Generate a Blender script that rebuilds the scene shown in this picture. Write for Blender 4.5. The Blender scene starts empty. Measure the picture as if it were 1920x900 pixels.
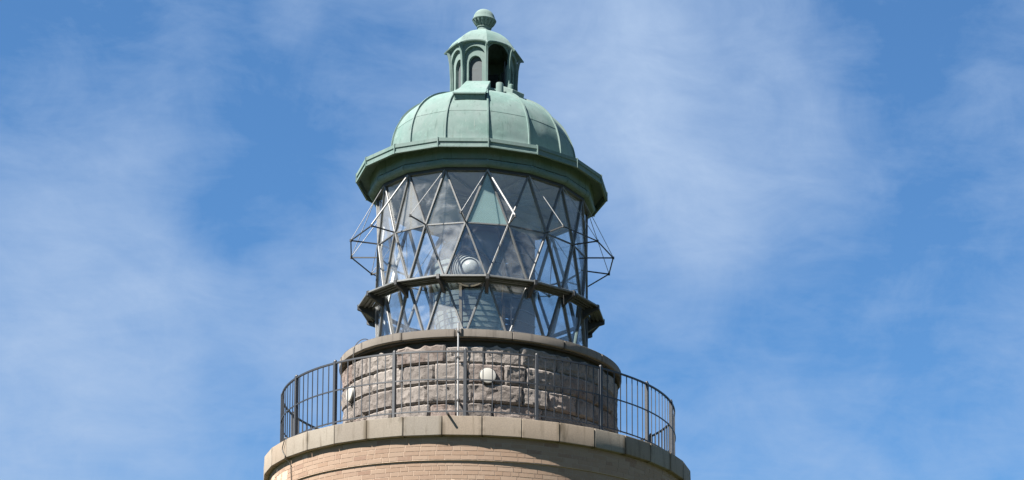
import bpy, bmesh, math, random
from mathutils import Vector, Matrix, noise

PI = math.pi
rad = math.radians
S = bpy.context.scene
COL = S.collection

# ------------------------------------------------------------------ camera
EYE = 1.6
ZS = EYE + 12.053                 # top of the gallery slab above the ground
CAM_D = 45.891
YAW, PITCH, ROLL = 0.2778357, 0.1540231, -0.0383762
F_PX, OFF_X, OFF_Y = 4794.39, 1290.84, 926.53     # focal length and principal point offset (the photo is a crop)
cam_d = bpy.data.cameras.new('camera')
cam = bpy.data.objects.new('camera', cam_d)
COL.objects.link(cam)
S.camera = cam
cam_d.sensor_fit = 'HORIZONTAL'
cam_d.sensor_width = 36.0
cam_d.lens = 36.0 * F_PX / 1920.0
cam_d.shift_x = -OFF_X / 1920.0
cam_d.shift_y = OFF_Y / 1920.0
cam_d.clip_start = 0.5
cam_d.clip_end = 6000
right0 = Vector((math.cos(YAW), -math.sin(YAW), 0))
hor = Vector((math.sin(YAW), math.cos(YAW), 0))
fwd = hor * math.cos(PITCH) + Vector((0, 0, math.sin(PITCH)))
up0 = -hor * math.sin(PITCH) + Vector((0, 0, math.cos(PITCH)))
c_, s_ = math.cos(ROLL), math.sin(ROLL)
c_right = right0 * c_ + up0 * s_
c_up = -right0 * s_ + up0 * c_
m = Matrix((c_right, c_up, -fwd)).transposed().to_4x4()
m.translation = Vector((0, -CAM_D, EYE))
cam.matrix_world = m


def sky_dir(px, py):
    """world direction in which a point of the sky is seen"""
    v = c_right * (px - 960 - OFF_X) - c_up * (py - 450 - OFF_Y) + fwd * F_PX
    return v.normalized()


# ------------------------------------------------------------------ light
SUN_TH, SUN_EL = rad(-57), rad(50)         # angle from the direction of the viewer, + to the right
sun_v = Vector((math.sin(SUN_TH) * math.cos(SUN_EL), -math.cos(SUN_TH) * math.cos(SUN_EL), math.sin(SUN_EL)))
sd = bpy.data.lights.new('sun', 'SUN')
sd.energy = 5.0
sd.angle = rad(0.53)
sd.color = (1.0, 0.95, 0.87)
so = bpy.data.objects.new('sun', sd)
COL.objects.link(so)
so.rotation_euler = sun_v.to_track_quat('Z', 'Y').to_euler()

W = bpy.data.worlds.new('World')
S.world = W
W.use_nodes = True
S.view_settings.view_transform = 'Standard'
S.view_settings.look = 'None'
S.view_settings.exposure = 2.2
S.view_settings.gamma = 1.0
S.view_settings.use_curve_mapping = False


class NT:
    """short hand for node trees"""
    def __init__(self, tree):
        self.t = tree
        self.t.nodes.clear()

    def n(self, kind, **kw):
        nd = self.t.nodes.new(kind)
        for k, v in kw.items():
            if k.startswith('i_'):
                nd.inputs[int(k[2:])].default_value = v
            elif hasattr(nd, k):
                setattr(nd, k, v)
        return nd

    def l(self, a, b):
        self.t.links.new(a, b)

    def val(self, op, a, b=None, c=None, clamp=False):
        nd = self.t.nodes.new('ShaderNodeMath')
        nd.operation = op
        nd.use_clamp = clamp
        for i, v in enumerate((a, b, c)):
            if v is None:
                continue
            if isinstance(v, (int, float)):
                nd.inputs[i].default_value = v
            else:
                self.l(v, nd.inputs[i])
        return nd.outputs[0]

    def ramp(self, x, a, b, lo=0.0, hi=1.0, smooth=True):
        nd = self.t.nodes.new('ShaderNodeMapRange')
        nd.interpolation_type = 'SMOOTHSTEP' if smooth else 'LINEAR'
        self.l(x, nd.inputs['Value'])
        nd.inputs['From Min'].default_value = a
        nd.inputs['From Max'].default_value = b
        nd.inputs['To Min'].default_value = lo
        nd.inputs['To Max'].default_value = hi
        return nd.outputs['Result']

    def mix(self, f, a, b, mode='MIX'):
        nd = self.t.nodes.new('ShaderNodeMix')
        nd.data_type = 'RGBA'
        nd.blend_type = mode
        for sock, v in ((nd.inputs['Factor'], f), (nd.inputs[6], a), (nd.inputs[7], b)):
            if isinstance(v, (int, float)):
                sock.default_value = v
            elif isinstance(v, tuple):
                sock.default_value = v if len(v) == 4 else v + (1,)
            else:
                self.l(v, sock)
        return nd.outputs[2]

    def noise(self, vec, scale, detail=4, rough=0.55, dist=0.0):
        nd = self.t.nodes.new('ShaderNodeTexNoise')
        nd.inputs['Scale'].default_value = scale
        nd.inputs['Detail'].default_value = detail
        nd.inputs['Roughness'].default_value = rough
        nd.inputs['Distortion'].default_value = dist
        if vec is not None:
            self.l(vec, nd.inputs['Vector'])
        return nd.outputs['Fac']

    def mapping(self, vec, loc=(0, 0, 0), rot=(0, 0, 0), scale=(1, 1, 1)):
        nd = self.t.nodes.new('ShaderNodeMapping')
        nd.inputs['Location'].default_value = loc
        nd.inputs['Rotation'].default_value = rot
        nd.inputs['Scale'].default_value = scale
        self.l(vec, nd.inputs['Vector'])
        return nd.outputs[0]


wt = NT(W.node_tree)
sky = wt.n('ShaderNodeTexSky')
sky.sky_type = 'NISHITA'
sky.sun_disc = False
sky.sun_elevation = SUN_EL
sky.sun_rotation = math.atan2(sun_v.x, sun_v.y)
sky.altitude = 0
sky.air_density = 1.0
sky.dust_density = 0.2
sky.ozone_density = 3.0
tc = wt.n('ShaderNodeTexCoord')
dirv = tc.outputs['Generated']
# thin high cloud: streaks on a layer overhead, seen along the direction of view
sep = wt.n('ShaderNodeSeparateXYZ')
wt.l(dirv, sep.inputs[0])
zc = wt.val('MAXIMUM', sep.outputs[2], 0.04)
cx = wt.val('DIVIDE', sep.outputs[0], zc)
cy = wt.val('DIVIDE', sep.outputs[1], zc)
comb = wt.n('ShaderNodeCombineXYZ')
wt.l(cx, comb.inputs[0]); wt.l(cy, comb.inputs[1])
lay = comb.outputs[0]
wisps = wt.noise(wt.mapping(lay, rot=(0, 0, rad(28)), scale=(2.6, 0.9, 1)), 1.6, 8, 0.58, 0.9)
fine = wt.noise(wt.mapping(dirv, rot=(rad(20), rad(35), 0), scale=(1, 1, 2.4)), 26, 6, 0.6, 0.8)
veil = wt.noise(dirv, 7.0, 5, 0.5, 0.5)
dens = wt.val('ADD', wt.val('MULTIPLY', wisps, 0.28), wt.val('ADD', wt.val('MULTIPLY', fine, 0.22), wt.val('MULTIPLY', veil, 0.30)))
tan = []
for ax in (Vector((1, 0, 0)), Vector((0, -0.33, 0.94))):
    dpn = wt.n('ShaderNodeVectorMath', operation='DOT_PRODUCT')
    wt.l(dirv, dpn.inputs[0])
    dpn.inputs[1].default_value = ax
    tan.append(dpn.outputs['Value'])
cmb = wt.n('ShaderNodeCombineXYZ')
wt.l(tan[0], cmb.inputs[0]); wt.l(tan[1], cmb.inputs[1]); wt.l(sep.outputs[1], cmb.inputs[2])
fib = wt.noise(wt.mapping(cmb.outputs[0], rot=(0, 0, rad(-28)), scale=(12, 46, 1)), 1.0, 8, 0.66, 0.9)
mott = wt.noise(wt.mapping(cmb.outputs[0], rot=(0, 0, rad(-20)), scale=(24, 30, 1)), 1.0, 8, 0.66, 0.6)
dens = wt.val('ADD', dens, wt.val('MULTIPLY', wt.val('SUBTRACT', fib, 0.5), 0.20))
dens = wt.val('ADD', dens, wt.val('MULTIPLY', wt.val('SUBTRACT', mott, 0.5), 0.34))
# broad banks and clear holes of the cloud cover in the part of the sky in view
BANKS = [(1860, 450, 1.6, -0.07), (1810, 870, 1.5, -0.03), (1410, 850, 1.6, 0.04), (310, 700, 1.3, -0.05), (610, 570, 1.4, 0.05), (1330, 230, 2.9, 0.20), (1120, 90, 1.8, 0.12), (1210, 420, 2.0, 0.08), (250, 420, 2.9, 0.13), (120, 640, 2.6, 0.12), (640, 560, 2.2, 0.10),
         (150, 880, 2.6, 0.14), (540, 30, 0.55, 0.10), (1880, 150, 0.9, 0.06), (455, 330, 1.5, -0.11), (500, 430, 1.3, -0.10), (560, 300, 1.0, -0.05), (430, 440, 0.9, -0.04), (600, 130, 1.8, -0.07), (60, 60, 2.2, -0.08),
         (1740, 90, 2.2, -0.10), (1650, 560, 2.6, -0.09), (1330, 640, 1.8, -0.03), (300, 180, 1.6, 0.02), (380, 80, 1.8, -0.05)]
for bx_, by_, deg_, amt in BANKS:
    dv = sky_dir(bx_, by_)
    dp = wt.n('ShaderNodeVectorMath', operation='DOT_PRODUCT')
    wt.l(dirv, dp.inputs[0])
    dp.inputs[1].default_value = dv
    spot = wt.ramp(dp.outputs['Value'], math.cos(rad(deg_ * 1.5)), 1.0, 0.0, amt)
    dens = wt.val('ADD', dens, spot)
cover = wt.ramp(dens, 0.27, 0.82, 0.0, 1.0, smooth=False)
skyc = wt.mix(1.0, sky.outputs[0], (0.341, 0.529, 0.663), 'MULTIPLY')
cloudc = (1.91, 2.55, 3.60, 1)
skyfin = wt.mix(cover, skyc, cloudc)
bg = wt.n('ShaderNodeBackground')
bg.inputs['Strength'].default_value = 0.05
wt.l(skyfin, bg.inputs[0])
wo = wt.n('ShaderNodeOutputWorld')
wt.l(bg.outputs[0], wo.inputs[0])

# ------------------------------------------------------------------ materials


def mat(name):
    mm = bpy.data.materials.new(name)
    mm.use_nodes = True
    t = NT(mm.node_tree)
    out = t.n('ShaderNodeOutputMaterial')
    b = t.n('ShaderNodeBsdfPrincipled')
    t.l(b.outputs[0], out.inputs[0])
    return mm, t, b, out


def wpos(t):
    return t.n('ShaderNodeNewGeometry').outputs['Position']


def bump(t, b, h, strength=0.3, dist=0.01):
    nd = t.n('ShaderNodeBump')
    nd.inputs['Strength'].default_value = strength
    nd.inputs['Distance'].default_value = dist
    t.l(h, nd.inputs['Height'])
    t.l(nd.outputs[0], b.inputs['Normal'])


def objrand(t):
    return t.n('ShaderNodeObjectInfo').outputs['Random']


def mat_copper():
    mm, t, b, o = mat('copper patina')
    p = wpos(t)
    big = t.noise(p, 2.6, 5, 0.6, 0.4)
    blot = t.noise(p, 9.0, 5, 0.65, 0.7)
    streak = t.noise(t.mapping(p, scale=(16, 16, 1.0)), 1.0, 5, 0.62)
    spk = t.noise(p, 42, 3, 0.6)
    c = t.mix(t.ramp(big, 0.32, 0.72), (0.101, 0.167, 0.152), (0.140, 0.190, 0.181))
    c = t.mix(t.ramp(objrand(t), 0, 1, 0, 0.22), c, (0.178, 0.220, 0.212))
    c = t.mix(t.ramp(blot, 0.50, 0.72, 0, 0.45), c, (0.163, 0.249, 0.224))
    c = t.mix(t.ramp(streak, 0.55, 0.72, 0, 0.62), c, (0.056, 0.100, 0.086))
    c = t.mix(t.ramp(spk, 0.62, 0.8, 0, 0.45), c, (0.051, 0.061, 0.051))
    run = t.noise(t.mapping(p, loc=(3, 1, 0), scale=(30, 30, 0.7)), 1.0, 3, 0.6)
    c = t.mix(t.ramp(run, 0.62, 0.72, 0, 0.5), c, (0.195, 0.229, 0.212))
    br = t.noise(p, 5.5, 4, 0.7, 1.0)
    c = t.mix(t.ramp(br, 0.63, 0.74, 0, 0.5), c, (0.071, 0.073, 0.055))
    t.l(c, b.inputs['Base Color'])
    b.inputs['Roughness'].default_value = 0.75
    b.inputs['Diffuse Roughness'].default_value = 0.8
    b.inputs['Specular IOR Level'].default_value = 0.22
    bump(t, b, t.val('ADD', t.val('MULTIPLY', t.noise(p, 3.0, 1), 3.0), t.val('ADD', t.val('MULTIPLY', blot, 0.10), t.val('MULTIPLY', spk, 0.03))), 0.30, 0.02)
    return mm


def mat_granite(name, ca, cb, stain, stain_amt=0.7, rnd=(0.132, 0.106, 0.088), half=5.0):
    mm, t, b, o = mat(name)
    p = wpos(t)
    oi = t.n('ShaderNodeObjectInfo')
    big = t.noise(p, 1.7, 4, 0.55)
    gr = t.noise(p, 70, 3, 0.7)
    st = t.noise(t.mapping(p, scale=(11, 11, 1.2)), 1.0, 4, 0.6)
    bl = t.noise(p, 7.5, 5, 0.65, 0.6)
    c = t.mix(t.ramp(big, 0.3, 0.7), ca, cb)
    c = t.mix(t.ramp(oi.outputs['Random'], 0, 1, 0, 0.6), c, rnd)
    dk = t.val('FRACT', t.val('MULTIPLY', oi.outputs['Random'], 13.7))
    c = t.mix(t.ramp(dk, 0.5, 1.0, 0, 0.35), c, (0.15, 0.135, 0.12))
    c = t.mix(t.ramp(gr, 0.35, 0.7, 0, 0.35), c, (0.088, 0.0792, 0.0726))
    c = t.mix(t.ramp(st, 0.52, 0.74, 0, stain_amt), c, stain)
    li = t.noise(p, 15, 4, 0.7, 0.5)
    c = t.mix(t.ramp(li, 0.60, 0.72, 0, 0.22), c, (0.12, 0.10, 0.06))
    # rust and algae washed down beside the joints of each block
    tcn = t.n('ShaderNodeTexCoord')
    sp_ = t.n('ShaderNodeSeparateXYZ')
    t.l(tcn.outputs['Object'], sp_.inputs[0])
    ang = t.val('ABSOLUTE', t.val('ARCTAN2', sp_.outputs[0], t.val('MULTIPLY', sp_.outputs[1], -1.0)))
    near = t.ramp(ang, rad(half - 1.3), rad(half - 0.15), 0, 1)
    near = t.val('MULTIPLY', near, t.ramp(t.noise(p, 2.9, 2, 0.5), 0.42, 0.62))
    c = t.mix(t.val('MULTIPLY', near, 0.75), c, stain)
    c = t.mix(t.ramp(bl, 0.60, 0.78, 0, stain_amt * 0.6), c, (0.0572, 0.0506, 0.044))
    t.l(c, b.inputs['Base Color'])
    b.inputs['Roughness'].default_value = 0.85
    b.inputs['Diffuse Roughness'].default_value = 1.0
    b.inputs['Specular IOR Level'].default_value = 0.25
    bump(t, b, t.val('ADD', gr, t.val('MULTIPLY', bl, 2.0)), 0.25, 0.003)
    return mm


def mat_rock():
    mm, t, b, o = mat('rock faced stone')
    p = wpos(t)
    oi = t.n('ShaderNodeObjectInfo')
    r = oi.outputs['Random']
    big = t.noise(p, 4.0, 5, 0.6, 0.4)
    gr = t.noise(p, 45, 4, 0.7)
    bl = t.noise(p, 9, 6, 0.7, 0.8)
    c = t.mix(r, (0.123, 0.105, 0.096), (0.252, 0.224, 0.204))
    c = t.mix(t.ramp(t.val('FRACT', t.val('MULTIPLY', r, 7.31)), 0.66, 1.0, 0, 0.62), c, (0.168, 0.103, 0.083))
    c = t.mix(t.ramp(big, 0.38, 0.66, 0, 0.6), c, (0.274, 0.242, 0.220))
    c = t.mix(t.ramp(gr, 0.40, 0.7, 0, 0.40), c, (0.078, 0.067, 0.059))
    c = t.mix(t.ramp(bl, 0.54, 0.70, 0, 0.85), c, (0.038, 0.032, 0.028))
    t.l(c, b.inputs['Base Color'])
    b.inputs['Roughness'].default_value = 0.92
    b.inputs['Diffuse Roughness'].default_value = 1.0
    b.inputs['Specular IOR Level'].default_value = 0.2
    bump(t, b, t.val('ADD', t.val('MULTIPLY', gr, 0.6), t.val('MULTIPLY', bl, 1.6)), 0.6, 0.025)
    return mm


def mat_simple(name, col, rough=0.6, metal=0.0, spec=0.5, vary=0.35, scale=14, dark=(0.1, 0.09, 0.08), bmp=0.0):
    mm, t, b, o = mat(name)
    p = wpos(t)
    n1 = t.noise(p, scale, 5, 0.62, 0.3)
    c = t.mix(t.ramp(n1, 0.48, 0.75, 0, vary), col, dark)
    t.l(c, b.inputs['Base Color'])
    b.inputs['Roughness'].default_value = rough
    b.inputs['Metallic'].default_value = metal
    b.inputs['Specular IOR Level'].default_value = spec
    if bmp:
        bump(t, b, n1, bmp, 0.02)
    return mm


def mat_brick(name, tex=False):
    mm, t, b, o = mat(name)
    p = wpos(t)
    if tex:
        tcn = t.n('ShaderNodeTexCoord')
        sp = t.n('ShaderNodeSeparateXYZ')
        t.l(tcn.outputs['Object'], sp.inputs[0])
        ang = t.val('MULTIPLY', t.val('ARCTAN2', sp.outputs[0], sp.outputs[1]), 3.5)
        cb = t.n('ShaderNodeCombineXYZ')
        t.l(ang, cb.inputs[0]); t.l(sp.outputs[2], cb.inputs[1])
        br = t.n('ShaderNodeTexBrick')
        br.inputs['Scale'].default_value = 1.0
        br.inputs['Brick Width'].default_value = 0.26
        br.inputs['Row Height'].default_value = 0.075
        br.inputs['Mortar Size'].default_value = 0.006
        br.inputs['Color1'].default_value = (0.197, 0.128, 0.089, 1)
        br.inputs['Color2'].default_value = (0.246, 0.168, 0.115, 1)
        br.inputs['Mortar'].default_value = (0.271, 0.212, 0.168, 1)
        t.l(cb.outputs[0], br.inputs['Vector'])
        c = br.outputs['Color']
    else:
        r = objrand(t)
        vc = t.n('ShaderNodeAttribute', attribute_name='tint')
        rr = t.val('FRACT', t.val('ADD', r, vc.outputs['Fac']))
        c = t.mix(rr, (0.274, 0.185, 0.131), (0.308, 0.222, 0.165))
        c = t.mix(t.ramp(t.val('FRACT', t.val('MULTIPLY', rr, 5.7)), 0.80, 1.0, 0, 0.5), c, (0.179, 0.101, 0.074))
    n1 = t.noise(p, 30, 4, 0.65)
    n2 = t.noise(p, 1.3, 4, 0.5)
    c = t.mix(t.ramp(n1, 0.45, 0.75, 0, 0.45), c, (0.330, 0.252, 0.196))
    c = t.mix(t.ramp(n2, 0.45, 0.75, 0, 0.35), c, (0.276, 0.197, 0.143))
    t.l(c, b.inputs['Base Color'])
    b.inputs['Roughness'].default_value = 0.9
    b.inputs['Diffuse Roughness'].default_value = 1.0
    b.inputs['Specular IOR Level'].default_value = 0.2
    bump(t, b, n1, 0.3, 0.004)
    return mm


def mat_pane(name, tint=(0.972, 0.984, 0.984), film=(0.008, 0.17), filmcol=(0.40, 0.41, 0.42)):
    """thin window glass: clear with mirror reflection and a pale film painting dirt and cloud reflections"""
    mm, t, b, o = mat(name)
    t.t.nodes.remove(b)
    p = wpos(t)
    lw = t.n('ShaderNodeLayerWeight')
    lw.inputs['Blend'].default_value = 0.5
    f5 = t.val('POWER', lw.outputs['Facing'], 5.0)
    fr = t.val('ADD', t.val('MULTIPLY', f5, 0.88), 0.07, clamp=True)
    tr = t.n('ShaderNodeBsdfTransparent')
    tr.inputs[0].default_value = tint + (1,)
    gl = t.n('ShaderNodeBsdfAnisotropic') if False else t.n('ShaderNodeBsdfGlossy')
    gl.inputs['Roughness'].default_value = 0.03
    # every pane sits a little out of true in its frame
    wn = t.n('ShaderNodeTexWhiteNoise')
    wn.noise_dimensions = '1D'
    t.l(t.val('MULTIPLY', objrand(t), 977.0), wn.inputs['W'])
    sb = t.n('ShaderNodeVectorMath', operation='SUBTRACT')
    t.l(wn.outputs['Color'], sb.inputs[0]); sb.inputs[1].default_value = (0.5, 0.5, 0.5)
    sl = t.n('ShaderNodeVectorMath', operation='SCALE')
    t.l(sb.outputs[0], sl.inputs[0]); sl.inputs['Scale'].default_value = 0.14
    ad = t.n('ShaderNodeVectorMath', operation='ADD')
    t.l(sl.outputs[0], ad.inputs[0]); t.l(t.n('ShaderNodeNewGeometry').outputs['Normal'], ad.inputs[1])
    nm = t.n('ShaderNodeVectorMath', operation='NORMALIZE')
    t.l(ad.outputs[0], nm.inputs[0])
    t.l(nm.outputs[0], gl.inputs['Normal'])
    df = t.n('ShaderNodeBsdfDiffuse')
    df.inputs[0].default_value = filmcol + (1,)
    n1 = t.noise(p, 3.2, 5, 0.6, 0.5)
    rnd = t.val('MULTIPLY', objrand(t), 0.5)
    ff = t.ramp(t.val('ADD', n1, rnd), 0.62, 1.0, film[0], film[1])  # pale diffuse film: some dirt, plus cloud reflections and haze painted per pane
    m1 = t.n('ShaderNodeMixShader')
    t.l(ff, m1.inputs[0]); t.l(tr.outputs[0], m1.inputs[1]); t.l(df.outputs[0], m1.inputs[2])
    m2 = t.n('ShaderNodeMixShader')
    t.l(fr, m2.inputs[0]); t.l(m1.outputs[0], m2.inputs[1]); t.l(gl.outputs[0], m2.inputs[2])
    t.l(m2.outputs[0], o.inputs[0])
    return mm


def mat_lens():
    mm, t, b, o = mat('lens glass')
    b.inputs['Base Color'].default_value = (0.135, 0.158, 0.155, 1)
    b.inputs['Transmission Weight'].default_value = 0.30
    b.inputs['Roughness'].default_value = 0.06
    b.inputs['IOR'].default_value = 1.5
    return mm


M = {
    'copper': mat_copper(),
    'slab': mat_granite('dressed granite', (0.240, 0.206, 0.166), (0.270, 0.238, 0.196), (0.09, 0.068, 0.043), 0.6, (0.235, 0.175, 0.125)),
    'coping': mat_granite('coping granite', (0.160, 0.140, 0.118), (0.195, 0.172, 0.148), (0.06, 0.05, 0.042), 0.6, (0.145, 0.118, 0.098), 11.1),
    'rock': mat_rock(),
    'mortar': mat_simple('dark mortar', (0.0524, 0.0462, 0.04), 0.95, 0, 0.2, 0.5, 12, (0.0216, 0.0185, 0.0169), 0.5),
    'brickmortar': mat_simple('pale mortar', (0.315, 0.238, 0.184), 0.95, 0, 0.2, 0.4, 9, (0.275, 0.20, 0.15), 0.4),
    'brick': mat_brick('brick'),
    'shaft': mat_brick('brick shaft', True),
    'iron': mat_simple('weathered iron', (0.015, 0.017, 0.021), 0.5, 0.0, 0.5, 0.5, 22, (0.016, 0.013, 0.011), 0.1),
    'darkiron': mat_simple('dark iron', (0.0169, 0.0169, 0.0169), 0.55, 0.0, 0.5, 0.4, 22, (0.00924, 0.0077, 0.00616), 0.1),
    'bar': mat_simple('glazing metal', (0.085, 0.087, 0.088), 0.48, 0.15, 0.5, 0.5, 16, (0.0507, 0.0475, 0.0444), 0.1),
    'galv': mat_simple('galvanised rod', (0.20, 0.202, 0.205), 0.55, 0.0, 0.4, 0.3, 20, (0.12, 0.12, 0.12)),
    'plate': mat_simple('catwalk metal', (0.105, 0.108, 0.107), 0.5, 0.2, 0.5, 0.6, 14, (0.0462, 0.0429, 0.0396), 0.15),
    'white': mat_simple('white enamel', (0.27, 0.26, 0.235), 0.45, 0.0, 0.5, 0.25, 18, (0.33, 0.312, 0.282)),
    'ceiling': mat_simple('ceiling paint', (0.46, 0.46, 0.45), 0.7, 0.0, 0.3, 0.25, 2, (0.33, 0.33, 0.33)),
    'board': mat_simple('grey shutter board', (0.046, 0.055, 0.060), 0.8, 0.0, 0.3, 0.5, 10, (0.0396, 0.037, 0.0356), 0.2),
    'brass': mat_simple('dull brass frame', (0.0704, 0.0572, 0.0374), 0.45, 0.6, 0.5, 0.4, 16, (0.0264, 0.0242, 0.022)),
    'pane': mat_pane('window glass'),
    'reflpane': mat_pane('window glass painted reflection', (0.80, 0.92, 0.91), (0.36, 0.44), (0.22, 0.31, 0.31)),  # one pane's teal reflection, painted as a tint and dense diffuse film
    'lens': mat_lens(),
    'bulb': mat_simple('white lamp glass', (0.19, 0.20, 0.20), 0.22, 0.0, 0.6, 0.1, 6, (0.48, 0.48, 0.48)),
    'cable': mat_simple('cable', (0.0396, 0.0374, 0.033), 0.6, 0.0, 0.4, 0.3, 22),
}


def mat_ground():
    mm, t, b, o = mat('heath ground')
    p = wpos(t)
    n1 = t.noise(p, 0.35, 6, 0.6, 0.4)
    n2 = t.noise(p, 9, 5, 0.65)
    c = t.mix(t.ramp(n1, 0.35, 0.7), (0.024, 0.034, 0.013), (0.045, 0.042, 0.022))
    c = t.mix(t.ramp(n2, 0.4, 0.75, 0, 0.5), c, (0.022, 0.0242, 0.011))
    t.l(c, b.inputs['Base Color'])
    b.inputs['Roughness'].default_value = 1.0
    b.inputs['Specular IOR Level'].default_value = 0.0
    bump(t, b, n2, 0.4, 0.03)
    return mm


M['ground'] = mat_ground()

# ------------------------------------------------------------------ mesh helpers


class MB:
    def __init__(self):
        self.v, self.f = [], []

    def add(self, vs, fs):
        k = len(self.v)
        self.v += [tuple(x) for x in vs]
        self.f += [tuple(i + k for i in f) for f in fs]
        return self

    def sweep(self, prof, a0, a1, steps=1, closed=True, ends=True, full=False):
        """profile of (radius, height) turned about the tower axis from a0 to a1 degrees (0 = towards the viewer)"""
        n = len(prof)
        cols = steps if full else steps + 1
        vs = []
        for i in range(cols):
            a = rad(a0 + (a1 - a0) * i / steps)
            for r, z in prof:
                vs.append((r * math.sin(a), -r * math.cos(a), z))
        fs = []
        m_ = n if closed else n - 1
        for i in range(steps):
            i2 = (i + 1) % cols if full else i + 1
            for j in range(m_):
                j2 = (j + 1) % n
                fs.append((i * n + j, i2 * n + j, i2 * n + j2, i * n + j2))
        if ends and closed and not full:
            fs.append(tuple(range(n)))
            fs.append(tuple(reversed(range((cols - 1) * n, cols * n))))
        return self.add(vs, fs)

    def beam(self, p, q, w, h, hint=None):
        """box bar from p to q; h is measured along hint (default: outward from the axis)"""
        p, q = Vector(p), Vector(q)
        d = (q - p).normalized()
        if hint is None:
            mid = (p + q) / 2
            hint = Vector((mid.x, mid.y, 0))
        n = Vector(hint) - d * d.dot(Vector(hint))
        if n.length < 1e-6:
            n = Vector((0, 0, 1)) - d * d.z
        n.normalize()
        s = d.cross(n)
        vs = []
        for e in (p, q):
            for a, b in ((-1, -1), (1, -1), (1, 1), (-1, 1)):
                vs.append(e + s * a * w / 2 + n * b * h / 2)
        return self.add(vs, [(0, 1, 2, 3)[::-1], (4, 5, 6, 7), (0, 1, 5, 4), (1, 2, 6, 5), (2, 3, 7, 6), (3, 0, 4, 7)])

    def tube(self, pts_, r, seg=8):
        pts_ = [Vector(p) for p in pts_]
        n = len(pts_)
        vs, fs = [], []
        prev = None
        for i, p in enumerate(pts_):
            d = (pts_[min(i + 1, n - 1)] - pts_[max(i - 1, 0)]).normalized()
            ref = prev if prev is not None else (Vector((0, 0, 1)) if abs(d.z) < 0.9 else Vector((1, 0, 0)))
            x = (ref - d * d.dot(ref)).normalized()
            prev = x
            y = d.cross(x)
            for k in range(seg):
                a = 2 * PI * k / seg
                vs.append(p + (x * math.cos(a) + y * math.sin(a)) * r)
        for i in range(n - 1):
            for k in range(seg):
                k2 = (k + 1) % seg
                fs.append((i * seg + k, i * seg + k2, (i + 1) * seg + k2, (i + 1) * seg + k))
        fs.append(tuple(reversed(range(seg))))
        fs.append(tuple(range((n - 1) * seg, n * seg)))
        return self.add(vs, fs)

    def lathe(self, prof, seg=24, centre=(0, 0, 0), axis=None, rmod=None):
        """profile of (radius, height) about a vertical line (or an axis vector) through centre"""
        q = Vector((0, 0, 1)).rotation_difference(Vector(axis).normalized()) if axis is not None else None
        vs, fs = [], []
        n = len(prof)
        for k in range(seg):
            a = 2 * PI * k / seg
            for j, (r, z) in enumerate(prof):
                rr = r * (rmod(k, j) if rmod else 1)
                v = Vector((rr * math.cos(a), rr * math.sin(a), z))
                if q:
                    v = q @ v
                vs.append(v + Vector(centre))
        for k in range(seg):
            k2 = (k + 1) % seg
            for j in range(n - 1):
                fs.append((k * n + j, k2 * n + j, k2 * n + j + 1, k * n + j + 1))
        if prof[0][0] > 1e-4:
            fs.append(tuple(k * n for k in reversed(range(seg))))
        if prof[-1][0] > 1e-4:
            fs.append(tuple(k * n + n - 1 for k in range(seg)))
        return self.add(vs, fs)

    def mesh(self, name, material, bevel=0.0, smooth=None):
        bm = bmesh.new()
        vv = [bm.verts.new(v) for v in self.v]
        for f in self.f:
            try:
                bm.faces.new([vv[i] for i in f])
            except ValueError:
                pass
        bmesh.ops.remove_doubles(bm, verts=bm.verts, dist=1e-5)
        bmesh.ops.recalc_face_normals(bm, faces=bm.faces)
        if bevel:
            es = [e for e in bm.edges if len(e.link_faces) == 2 and e.calc_face_angle(0) > rad(35)]
            bmesh.ops.bevel(bm, geom=es, offset=bevel, segments=1, affect='EDGES', profile=0.5)
        if smooth is not None:
            for f in bm.faces:
                f.smooth = True
            for e in bm.edges:
                if len(e.link_faces) == 2 and e.calc_face_angle(0) > rad(smooth):
                    e.smooth = False
        me = bpy.data.meshes.new(name)
        bm.to_mesh(me)
        bm.free()
        me.materials.append(material)
        return me


def link(name, me, parent=None, rz=0.0, loc=(0, 0, 0)):
    o = bpy.data.objects.new(name, me)
    COL.objects.link(o)
    o.location = loc
    o.rotation_euler = (0, 0, rad(rz))
    if parent is not None:
        o.parent = parent
    return o


def tag(o, label=None, cat=None, group=None, kind=None):
    if label: o['label'] = label
    if cat: o['category'] = cat
    if group: o['group'] = group
    if kind: o['kind'] = kind
    return o


def thing(name, label, cat, group=None, loc=(0, 0, 0)):
    o = bpy.data.objects.new(name, None)
    COL.objects.link(o)
    o.location = loc
    o.empty_display_size = 0.3
    return tag(o, label, cat, group)


def P(r, deg, z):
    """a point of the tower; heights above the gallery slab"""
    return Vector((r * math.sin(rad(deg)), -r * math.cos(rad(deg)), z + ZS))


def pz(prof):
    return [(r, z + ZS) for r, z in prof]


rng = random.Random(7)
PHI = 2.07              # corner of the sixteen-sided lantern
A16 = 22.5

# ------------------------------------------------------------------ setting
g = MB()
n_ = 24
ext_ = 4000
g.add([(-ext_ + 2 * ext_ * i / n_, -ext_ + 2 * ext_ * j / n_, 0) for j in range(n_ + 1) for i in range(n_ + 1)],
      [(j * (n_ + 1) + i, j * (n_ + 1) + i + 1, (j + 1) * (n_ + 1) + i + 1, (j + 1) * (n_ + 1) + i) for j in range(n_) for i in range(n_)])
tag(link('ground', g.mesh('ground', M['ground'])), kind='structure')

# ------------------------------------------------------------------ the lighthouse
LH = thing('lighthouse', 'round brick lighthouse tower with granite gallery, glazed lantern and green copper dome', 'lighthouse')


def part(name, me, rz=0.0, parent=LH, loc=(0, 0, 0)):
    return link(name, me, parent, rz, loc)


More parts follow.
